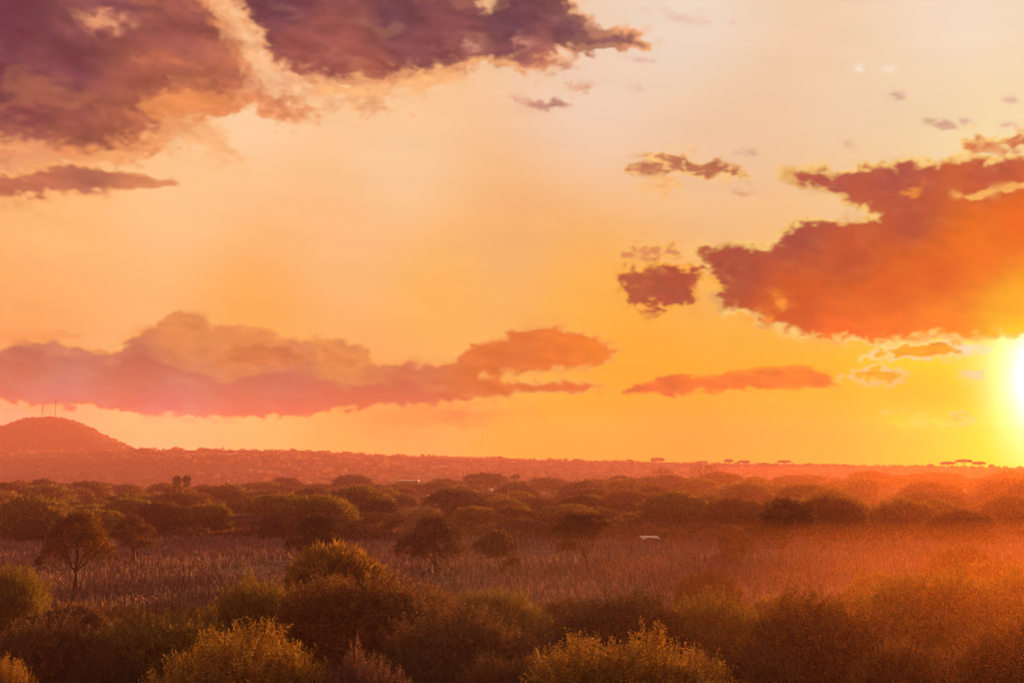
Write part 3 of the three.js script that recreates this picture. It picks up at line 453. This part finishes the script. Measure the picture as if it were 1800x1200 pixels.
{
  const R = rng(77), a = [], b = [], s = [], hs = [];
  for (let i = 0; i < 5200; i++) { const D = mix(30, 92, R()), x = ((mix(-100, 1900, R()) - CX) / FPX) * D; a.push([x, land(x, -D) - 0.05, -D, mix(0.7, 1.8, R()), mix(0.6, 1.7, R()), R() * 6.28, mix(0.6, 1.3, R()), mix(0.9, 1.15, R())]); }
  scatter('undergrowth', tuftGeo, LEAF.rust, a, 'tangled dry undergrowth between the foreground bushes', 'undergrowth');
  for (let i = 0; i < 3800; i++) { const D = 1 / mix(1 / 184, 1 / 700, Math.pow(R(), 0.8)), x = ((mix(-150, 1950, R()) - CX) / FPX) * D; b.push([x, land(x, -D) - 0.1, -D, mix(1.0, 3.2, R()), mix(0.6, 2.2, R()), R() * 6.28, mix(0.6, 1.3, R()), mix(0.9, 1.2, R())]); }
  scatter('shrubbery', shrubGeo, LEAF.rust, b, 'low scrub filling the gaps of the woodland behind the field', 'scrub');
  for (let i = 0; i < 15000; i++) { const D = mix(680, 1925, Math.sqrt(R())), px = mix(-200, 2000, R()), x = ((px - CX) / FPX) * D; if (fbm(x * 0.007, D * 0.007, 3) < -0.26) continue; s.push([x, land(x, -D) - 0.3, -D, mix(2.2, 8.5, R() * R()), mix(1.8, 7.5, R() * R()), R() * 6.28, mix(0.6, 1.25, R()), mix(0.9, 1.2, R())]); }
  for (let i = 0; i < 4200; i++) { const t = R() * 6.28, q = 200 * Math.sqrt(R()) * HILL_K, x = HILL_X + Math.cos(t) * q, z = -HILL_D + Math.sin(t) * q; if (Math.sin(t) < -0.2) continue; hs.push([x, hillTop(x, z) - 0.15, z, mix(1, 3.2, R() * R()), mix(1, 3.6, R() * R()), R() * 6.28, mix(0.7, 1.2, R()), 1.05]); }
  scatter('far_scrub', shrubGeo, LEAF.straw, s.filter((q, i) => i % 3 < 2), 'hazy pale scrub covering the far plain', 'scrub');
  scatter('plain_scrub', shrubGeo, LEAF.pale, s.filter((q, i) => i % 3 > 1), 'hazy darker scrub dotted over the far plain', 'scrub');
  scatter('hill_scrub', shrubGeo, LEAF.maroon, hs, 'scrub growing over the hill with the masts', 'scrub');
}

// ---------------------------------------------------------------- maize field: dry stalks
{
  const R = rng(31), geos = [];
  const stalk = (seed) => {
    const Q = rng(seed), F = new Faces(), top = V((Q() - 0.5) * 0.25, 1, (Q() - 0.5) * 0.25), k = [1, 0.95, 0.9];
    limb(F, [V(0, 0, 0), top.clone().multiplyScalar(0.5).add(V(0.02, 0, 0)), top], 0.038, 0.018, k, 3);
    for (let i = 0; i < 4; i++) { const a = Q() * 6.28, y = mix(0.25, 0.85, Q()), p = top.clone().multiplyScalar(y), d = V(Math.cos(a), 0, Math.sin(a)), L = mix(0.14, 0.3, Q()), e = p.clone().addScaledVector(d, L * 0.6).add(V(0, 0.08, 0)), f = p.clone().addScaledVector(d, L).add(V(0, -0.22 * Q() - 0.05, 0)), w = V(-d.z, 0, d.x).multiplyScalar(0.03), kk = [mix(0.6, 1, Q()), mix(0.5, 0.85, Q()), 0.6]; F.tri(p, e.clone().add(w), e.clone().sub(w), kk); F.tri(e.clone().add(w), f, e.clone().sub(w), kk); }
    return F.build();
  };
  const straw = new THREE.MeshPhysicalMaterial({ color: rgb(0.5, 0.31, 0.26), vertexColors: true, roughness: 0.85, side: THREE.DoubleSide });
  const lists = [[], [], []];
  for (let i = 0; i < 62000; i++) {
    const D = Math.sqrt(mix(80 * 80, 197 * 197, R())), px = mix(-60, 1860, R()), row = Math.round((((px - CX) / FPX) * D) / 0.9) * 0.9, x = row + (R() - 0.5) * 0.35, z = -D;
    if (Math.abs(px - 1143) < 24 && D > 158) continue;
    const bare = fbm(x * 0.05 + 3, z * 0.035, 3);
    if (bare > 0.2 && R() < 0.75 || bare > 0.08 && R() < 0.3) continue;
    if (D < 86 + 9 * noise(x * 0.05, 3.3) || D > 191 + 6 * noise(x * 0.04, 8.1)) continue;
    lists[i % 3].push([x, land(x, z) - 0.03, z, mix(0.9, 1.5, R()), mix(0.6, 1.4, R()) * (1 + 0.25 * noise(x * 0.07, z * 0.07)), R() * 6.28, (0.3 + 1.3 * R() * R()) * (1 + 0.5 * noise(x * 0.045 + 9, z * 0.045)), mix(0.95, 1.08, R())]);
  }
  lists.forEach((l, i) => scatter(i ? 'maize_stalks_00' + i : 'maize_stalks', stalk(50 + i), straw, l, 'dry standing maize stalks filling the field behind the foreground bushes', 'maize'));
}


// ---------------------------------------------------------------- trees along the far edge of the woodland and on the skyline
const EDGE = [
  [75, 838, 64, 430, 3, 'dark', 'dark flat-topped bush at the far left edge of the woodland'], [500, 838, 60, 560, 1, 'maroon', 'low dark dome at the far woodland edge, left of the centre'], [622, 832, 80, 570, 2, 'maroon', 'dark dome standing highest at the woodland edge left of the pale roof'],
  [855, 829, 80, 560, 4, 'maroon', 'dark spiky dome on the woodland edge right of the pale roof'], [1090, 835, 46, 560, 5, 'dark', 'small dark dome on the woodland edge below the skyline umbrella trees'], [1180, 834, 70, 500, 6, 'maroon', 'dark dome under the bare dark branches on the woodland edge'],
  [1265, 828, 90, 500, 0, 'rust', 'brown dome on the woodland edge right of the bare dark branches'], [1530, 825, 80, 500, 7, 'maroon', 'spiky dome on the far woodland edge, right part'], [1650, 828, 110, 520, 2, 'maroon', 'long dome on the far woodland edge near the right side'],
  [1775, 824, 80, 480, 3, 'rust', 'dome on the far woodland edge at the right side'], [1325, 836, 34, 470, 1, 'dark', 'small dark tree on the woodland edge between brown and spiky domes'], [1410, 833, 90, 540, 4, 'maroon', 'low dome on the woodland edge left of the spiky dome'],
  [716, 845.4, 92, 560, 3, 'olive', 'low olive dome just in front of the pale roof on the woodland edge'],
  [960, 838, 70, 580, 5, 'maroon', 'low dome on the woodland edge above the flat reddish bush'], [780, 840, 60, 590, 6, 'rust', 'low dome on the woodland edge just right of the pale roof'], [180, 846, 60, 520, 7, 'rust', 'low hazy dome on the woodland edge right of the dark flat-topped bush'],
];
EDGE.forEach(([x, y, w, D, i, m, label], n) => { const top = pointAt(x, y, D), g = land(top.x, -D); bush('edge_bush', FAR, i, [top.x, g - 0.2, -D], (w * D) / FPX, Math.max(2.5, top.y - g), LEAF[m], n * 1.9, label, 'bushes on the far edge of the woodland'); });
const coarse = { slivers: 2, len: 0.6, wide: 0.24 };
{
  const D = 400, p = pointAt(318, 870, D), g = land(p.x, -D), h = (y) => pointAt(318, y, D).y - g;
  tree('twin_headed_tree', 61, [p.x, g, -D], D, [[-1.7, h(846), 0, 1.5, 1.9, 1.4], [-1.9, h(853), 0.3, 1.1, 1.2, 1], [1.7, h(846), 0, 1.5, 2, 1.4], [1.9, h(854), 0, 1, 1.2, 1]], { r: 0.3, fork: [0, h(862)], mat: LEAF.dark, n: 900, leafing: coarse }, 'dark tree with two separate heads standing above the woodland on the left', null);
  const q = groundAt(435, 951), m = -q[2] / FPX;
  tree('umbrella_tree', 62, q, 0, [[0, 40 * m, 0, 32 * m, 5 * m, 30 * m], [-18 * m, 36 * m, 0, 14 * m, 4 * m, 12 * m], [18 * m, 36 * m, 3, 14 * m, 4 * m, 12 * m]], { r: 0.14, fork: [0.1, 9 * m], boughs: 4, mat: LEAF.pale, n: 1500, rise: 0.2, leafing: { deep: 0.5, wide: 0.07 } }, 'pinkish flat-topped tree with fanned thin branches at the back edge of the maize', null);
}
for (const [x, y, w, D, i, label] of [[1165, 822, 40, 470, 71, 'bare dark branching tree on the woodland edge, left one of the two'], [1240, 818, 60, 480, 72, 'bare dark branching tree on the woodland edge, right one of the two'], [905, 834, 20, 540, 73, 'tiny dark ragged tree on the woodland edge, centre']]) {
  const t = pointAt(x, y, D), g = land(t.x, -D), h = t.y - g, r = (w * D) / FPX / 2;
  tree('bare_tree', i, [t.x, g, -D], D, [[-r * 0.5, h * 0.75, 0, r * 0.5, h * 0.2, r * 0.4], [r * 0.5, h * 0.78, 0, r * 0.5, h * 0.22, r * 0.4], [0, h * 0.85, 0, r * 0.4, h * 0.18, r * 0.4]], { r: 0.2, fork: [0, h * 0.4], boughs: 5, mat: LEAF.dark, n: 260, leafing: coarse }, label, null);
}
const FLAT = [[1013, 807, 15, 6], [1082, 810, 15, 3], [1107, 808, 15, 7], [1156, 805, 25, 5], [1235, 811, 19, 4], [1281, 808, 15, 4], [1308, 810, 21, 3], [1379, 810, 22, 2.4], [1667, 812, 26, 4], [1695, 808, 28, 4.5], [1722, 812, 22, 4]];
const FLATNAMES = ['flat-topped acacia on the skyline, first one right of the centre', 'low thin-topped acacia on the skyline between its two rounder neighbours', 'round-topped acacia on gappy trunks on the skyline left of the tallest umbrella', 'tallest umbrella acacia on the skyline, right of the centre', 'low wide acacia on the skyline right of the tallest umbrella', 'small clear umbrella acacia on the skyline above the brown dome', 'thin wide umbrella acacia just right of the small clear one', 'very thin flat umbrella acacia alone on the skyline above the forked tree', 'low arched umbrella acacia on the skyline near the sun, left of the larger one', 'large arched umbrella acacia on the skyline below the sun glow', 'low wide acacia touching the large arched one, on its right'];
FLAT.forEach(([x, y, w, th], i) => {
  const D = 1880, m = D / FPX, p = pointAt(x, y, D), g = land(p.x, -D), h = p.y - g, t2 = (th * m) / 2;
  tree('umbrella_acacia', 800 + i * 3, [p.x, g, -D], D, [[0, h - t2, 0, (w * m) / 2, t2, (w * m) / 2.4], [-(w * m) * 0.25, h - t2 * 1.6, 0, (w * m) / 4, t2 * 0.8, (w * m) / 5], [(w * m) * 0.25, h - t2 * 1.6, 0, (w * m) / 4, t2 * 0.8, (w * m) / 5]], { r: 1.1, fork: [0, Math.max(0.8, h - th * m * 1.3)], mat: LEAF.dark, n: 700, leafing: { slivers: 2, len: 1.7, wide: 0.9, deep: 0.5 } }, FLATNAMES[i], 'umbrella acacias on the skyline');
});
const ROUND = [[518, 790, 11, 'round bush on the skyline left of the centre, left one of a pair'], [567, 791, 12, 'round bush on the skyline left of the centre, right one of a pair'], [1125, 813, 16, 'low bush on the skyline between gappy acacia and tallest umbrella'], [1344, 812, 12, 'low bush on the skyline right of the thin wide umbrella'], [1394, 813, 9, 'low bush on the skyline right of the very thin flat umbrella'], [1485, 815, 12, 'low bush alone on the bare part of the skyline'], [1636, 815, 14, 'low bush on the skyline left of the arched umbrellas'], [1744, 815, 12, 'low bush on the skyline right of the arched umbrellas'], [430, 798, 18, 'dark low bush just below the skyline right of the hill'], [330, 793, 8, 'small bush on the skyline right of the hill foot'], [1218, 812, 10, 'tiny bush on the skyline left of the low wide acacia']];
ROUND.forEach(([x, y, w, label], i) => { const D = crestAt(x) - 22, p = pointAt(x, y, D), g = land(p.x, -D); bush('skyline_bush', FAR, i, [p.x, g - 0.3, -D], (w * D) / FPX, Math.max(4, p.y - g), LEAF.dark, i, label, 'round bushes on the skyline'); });

// ---------------------------------------------------------------- masts and hut on the hill
const steel = std(0.03, 0.02, 0.02, 0.7);
const bar = (a, b, r, sides = 5) => { const g = new THREE.CylinderGeometry(r, r, a.distanceTo(b), sides); g.applyQuaternion(new THREE.Quaternion().setFromUnitVectors(V(0, 1, 0), b.clone().sub(a).normalize())); g.translate((a.x + b.x) / 2, (a.y + b.y) / 2, (a.z + b.z) / 2); return g; };
function mast(x, y0, headH, label) {
  const p = pointAt(x, 737, HILL_D), base = hillTop(p.x, -HILL_D) - 0.3, h = pointAt(x, y0, HILL_D).y - base, t = thing('radio_mast', label, 'mast', [p.x, base, -HILL_D], 0, 'masts on the hill'), legs = [], brace = [], w = 0.62, n = Math.round(h / 1.8), at = (k, y) => V(Math.cos(k * 2.094 + 0.5) * w * mix(1, 0.75, y / h), y, Math.sin(k * 2.094 + 0.5) * w * mix(1, 0.75, y / h));
  for (let k = 0; k < 3; k++) { part('leg', bar(at(k, 0), at(k, h), 0.16), steel, t); for (let i = 0; i < n; i++) brace.push(bar(at(k, (i * h) / n), at((k + 1) % 3, ((i + 1) * h) / n), 0.08, 4), bar(at(k, (i * h) / n), at((k + 1) % 3, (i * h) / n), 0.08, 4)); }
  part('bracing', mergeGeometries(brace), steel, t);
  for (let k = 0; k < 3; k++) { const g = new THREE.BoxGeometry(0.5, headH, 0.3); g.translate(0, 0, 0.95); g.rotateY(k * 2.094 + 0.3); g.translate(0, h - headH * 0.6, 0); part('antenna', g, steel, t); }
  part('spike', bar(V(0, h - 0.5, 0), V(0, h + 2.4, 0), 0.1), steel, t);
}
mast(73, 713, 4.2, 'shorter lattice radio mast on the hill top, left one');
mast(96, 702, 3.6, 'taller lattice radio mast on the hill top, right one');
{
  const p = pointAt(85, 737, HILL_D), y = hillTop(p.x, -HILL_D) - 0.4, t = thing('hut', 'tiny hut on the hill top between the two masts', 'hut', [p.x, y, -HILL_D]);
  const wall = new THREE.BoxGeometry(6.5, 3.4, 4); wall.translate(0, 1.7, 0); part('wall', wall, std(0.12, 0.07, 0.06), t);
  const roof = new THREE.CylinderGeometry(0.2, 3.2, 1.2, 4, 1); roof.rotateY(Math.PI / 4); roof.scale(1.6, 1, 1.1); roof.translate(0, 4, 0); part('roof', roof, std(0.09, 0.05, 0.045), t);
}
// ---------------------------------------------------------------- shed with a pale roof beyond the woodland
{
  const D = 615, p = pointAt(718, 844, D), g = land(p.x, -D), h = p.y - g, t = thing('shed', 'long low shed with pale metal roof showing over the woodland edge', 'shed', [p.x, g, -D]);
  const wall = new THREE.BoxGeometry(11, h - 0.3, 6); wall.translate(0, (h - 0.3) / 2, 0); part('wall', wall, std(0.14, 0.08, 0.06), t);
  for (const s of [-1, 1]) { const r = new THREE.BoxGeometry(11.8, 0.12, 3.7); r.rotateX(s * 0.14); r.translate(0, h - 0.05, s * 1.75); part('roof', r, std(0.72, 0.62, 0.56, 0.4), t); }
}
// ---------------------------------------------------------------- shelter, posts and markers at the field
{
  const g = groundAt(1143, 963), m = -g[2] / FPX, w = 30 * m, h = 18 * m + 0.2, t = thing('shelter', 'small open shelter with pale sagging sheet roof at the back edge of the maize', 'shelter', g, 0.12);
  const cloth = new THREE.MeshPhysicalMaterial({ color: rgb(0.55, 0.44, 0.44), roughness: 0.8, side: THREE.DoubleSide, transmission: 0.25, thickness: 0 }), N = 10;
  const sheet = new THREE.PlaneGeometry(w * 1.06, 2.6, N, 8), q = sheet.attributes.position;
  sheet.rotateX(-Math.PI / 2);
  for (let i = 0; i < q.count; i++) { const u = q.getX(i) / w + 0.5, v = q.getZ(i) / 2.6 + 0.5; q.setY(i, h - 0.32 * v * Math.sin(Math.PI * Math.min(1, Math.max(0, u * 1.05))) * -1 - 0.42 * v + 0.05 * Math.sin(u * 9) * v); }
  sheet.computeVertexNormals(); part('roof_sheet', sheet, cloth, t);
  for (const [x, z] of [[-0.48, -1.2], [0.48, -1.2], [-0.48, 1.2], [-0.1, 1.2], [0.44, 1.2]]) part('pole', bar(V(x * w, -0.2, z), V(x * w, h - (z > 0 ? 0.36 : 0), z), 0.045, 6), std(0.5, 0.36, 0.32), t);
  const back = new THREE.PlaneGeometry(w * 0.94, h * 0.85, 8, 3), b = back.attributes.position; for (let i = 0; i < b.count; i++) b.setZ(i, -1.1 + 0.06 * Math.sin(b.getX(i) * 7)); back.translate(0, h * 0.5, 0); back.computeVertexNormals(); part('back_sheet', back, std(0.5, 0.3, 0.34), t);
}
[[1206, 1.5], [1214, 1.9], [1221, 1.6], [1228, 2.0], [1236, 1.5], [1243, 1.8], [1250, 2.1], [1257, 1.6], [1180, 1.7]].forEach(([x, h], i) => {
  const g = groundAt(x, 962 + (i % 3)), t = thing('fence_post', i === 8 ? 'dark crooked wooden post just right of the pale-roofed shelter' : 'dark crooked wooden post in the row right of the pale-roofed shelter', 'post', g, i, 'wooden posts at the back edge of the maize'), F = new Faces(), R = rng(i + 5);
  limb(F, [V(0, -0.3, 0), V((R() - 0.5) * 0.14, h * 0.55, (R() - 0.5) * 0.1), V((R() - 0.5) * 0.3, h, (R() - 0.5) * 0.2)], 0.085, 0.06, [1, 1, 1], 6); part('post', F.build(), barkMat, t);
});
{
  const g = groundAt(1012, 1003), t = thing('cloth_marker', 'pale cloth hung over a stake in the maize under the broad flat-bottomed tree', 'marker', g), F = new Faces(), R = rng(8);
  part('stake', bar(V(0, -0.2, 0), V(0.02, 1.75, 0), 0.03, 6), std(0.2, 0.12, 0.09), t);
  const P = []; for (let i = 0; i <= 12; i++) { const a = (i / 12) * 6.28, r = 0.27 + 0.05 * Math.sin(a * 4); P.push([Math.cos(a) * r * 0.9, Math.sin(a) * r * 0.5]); }
  for (let i = 0; i < 12; i++) { const top = V(0.02, 1.82, 0), a = V(P[i][0] * 0.6, 1.4, P[i][1] * 0.6), b = V(P[i + 1][0] * 0.6, 1.4, P[i + 1][1] * 0.6), c = V(P[i][0], 0.85 + 0.12 * R(), P[i][1]), d = V(P[i + 1][0], 0.85 + 0.12 * R(), P[i + 1][1]); if (i === 8 || i === 9) { F.tri(top, a, b, [1, 1, 1]); continue; } F.tri(top, a, b, [1, 1, 1]); F.tri(a, c, b, [1, 1, 1]); F.tri(b, c, d, [1, 1, 1]); }
  part('cloth', F.build(), std(0.75, 0.58, 0.48, 0.9, { vertexColors: true }), t);
}
{
  const D = 470, p = pointAt(400, 845, D), g = land(p.x, -D), t = thing('white_pole', 'short white pole showing above the woodland right of the twin-headed tree', 'pole', [p.x, g, -D]);
  part('pole', bar(V(0, -0.3, 0), V(0, p.y - g, 0), 0.16, 8), std(0.75, 0.66, 0.6, 0.7), t);
  const c = new THREE.SphereGeometry(0.22, 8, 6); c.translate(0, p.y - g, 0); part('cap', c, std(0.75, 0.66, 0.6, 0.7), t);
}
// ---------------------------------------------------------------- sun glare on the right, imitated by an added layer: countless thin translucent flakes that pass the low sun's light on
{
  const glareMat = new THREE.MeshPhysicalMaterial({ color: rgb(0.0205, 0.0022, 0.00003), transmission: 1, thickness: 0.01, ior: 1.38, roughness: 0.66, transparent: true, opacity: 0.115, side: THREE.DoubleSide, specularIntensity: 0 });
  const flakes = (seed, n, box, size) => {                           // each flake is curled: its normals fan out
    const R = rng(seed), p = new Float32Array(n * 9), m = new Float32Array(n * 9), t = V(0, 0, 0);
    for (let i = 0; i < n; i++) {
      const c = V((R() - 0.5) * box[0], R() * box[1], (R() - 0.5) * box[2]), u = unit(R), w = unit(R).cross(u).normalize(), f = u.clone().cross(w), q = size * mix(0.6, 1.4, R());
      [[1, -0.55], [0, 1.1], [-1, -0.55]].forEach(([a, b], j) => { t.set(0, 0, 0).addScaledVector(u, a).addScaledVector(w, b); c.clone().addScaledVector(t, q).toArray(p, i * 9 + j * 3); t.multiplyScalar(1.3).addScaledVector(f, 0.8).normalize().toArray(m, i * 9 + j * 3); });
    }
    const g = new THREE.BufferGeometry(); g.setAttribute('position', new THREE.BufferAttribute(p, 3)); g.setAttribute('normal', new THREE.BufferAttribute(m, 3)); return g;
  };
  const place = (geo, list, label, name) => { const m = new THREE.InstancedMesh(geo, glareMat, list.length), o = new THREE.Object3D(); list.forEach(([x, y, z, t], i) => { o.position.set(x, y, z); o.rotation.y = t; o.updateMatrix(); m.setMatrixAt(i, o.matrix); }); m.name = name; scene.add(m); tag(m, label, 'glare_flakes', null, 'stuff'); };
  const near = [], far = [], R = rng(3);
  for (let z = -38; z > -80; z -= 12) for (let x = 2; x <= 56; x += 12) { near.push([x, 0, z, Math.floor(R() * 4) * Math.PI / 2]); if (x > 12) near.push([x + 6, 0, z + 6, Math.floor(R() * 4) * Math.PI / 2]); }
  for (let z = -106; z > -430; z -= 40) for (let x = 5; x <= 400; x += 40) if (x < -z * 0.62 + 40) { far.push([x, 0, z, Math.floor(R() * 4) * Math.PI / 2]); if (x > 40) far.push([x + 20, 0, z - 20, Math.floor(R() * 4) * Math.PI / 2]); }
  place(flakes(1, 400000, [12, 8.5, 12], 0.0078), near, 'fine added flakes imitating sun glare over the foreground bushes on the right', 'glare_flakes');
  place(flakes(2, 400000, [40, 13, 40], 0.0116), far, 'added translucent flakes imitating golden glare over the field and woodland on the right', 'glare_flakes_001');
}
renderer.render(scene, camera);
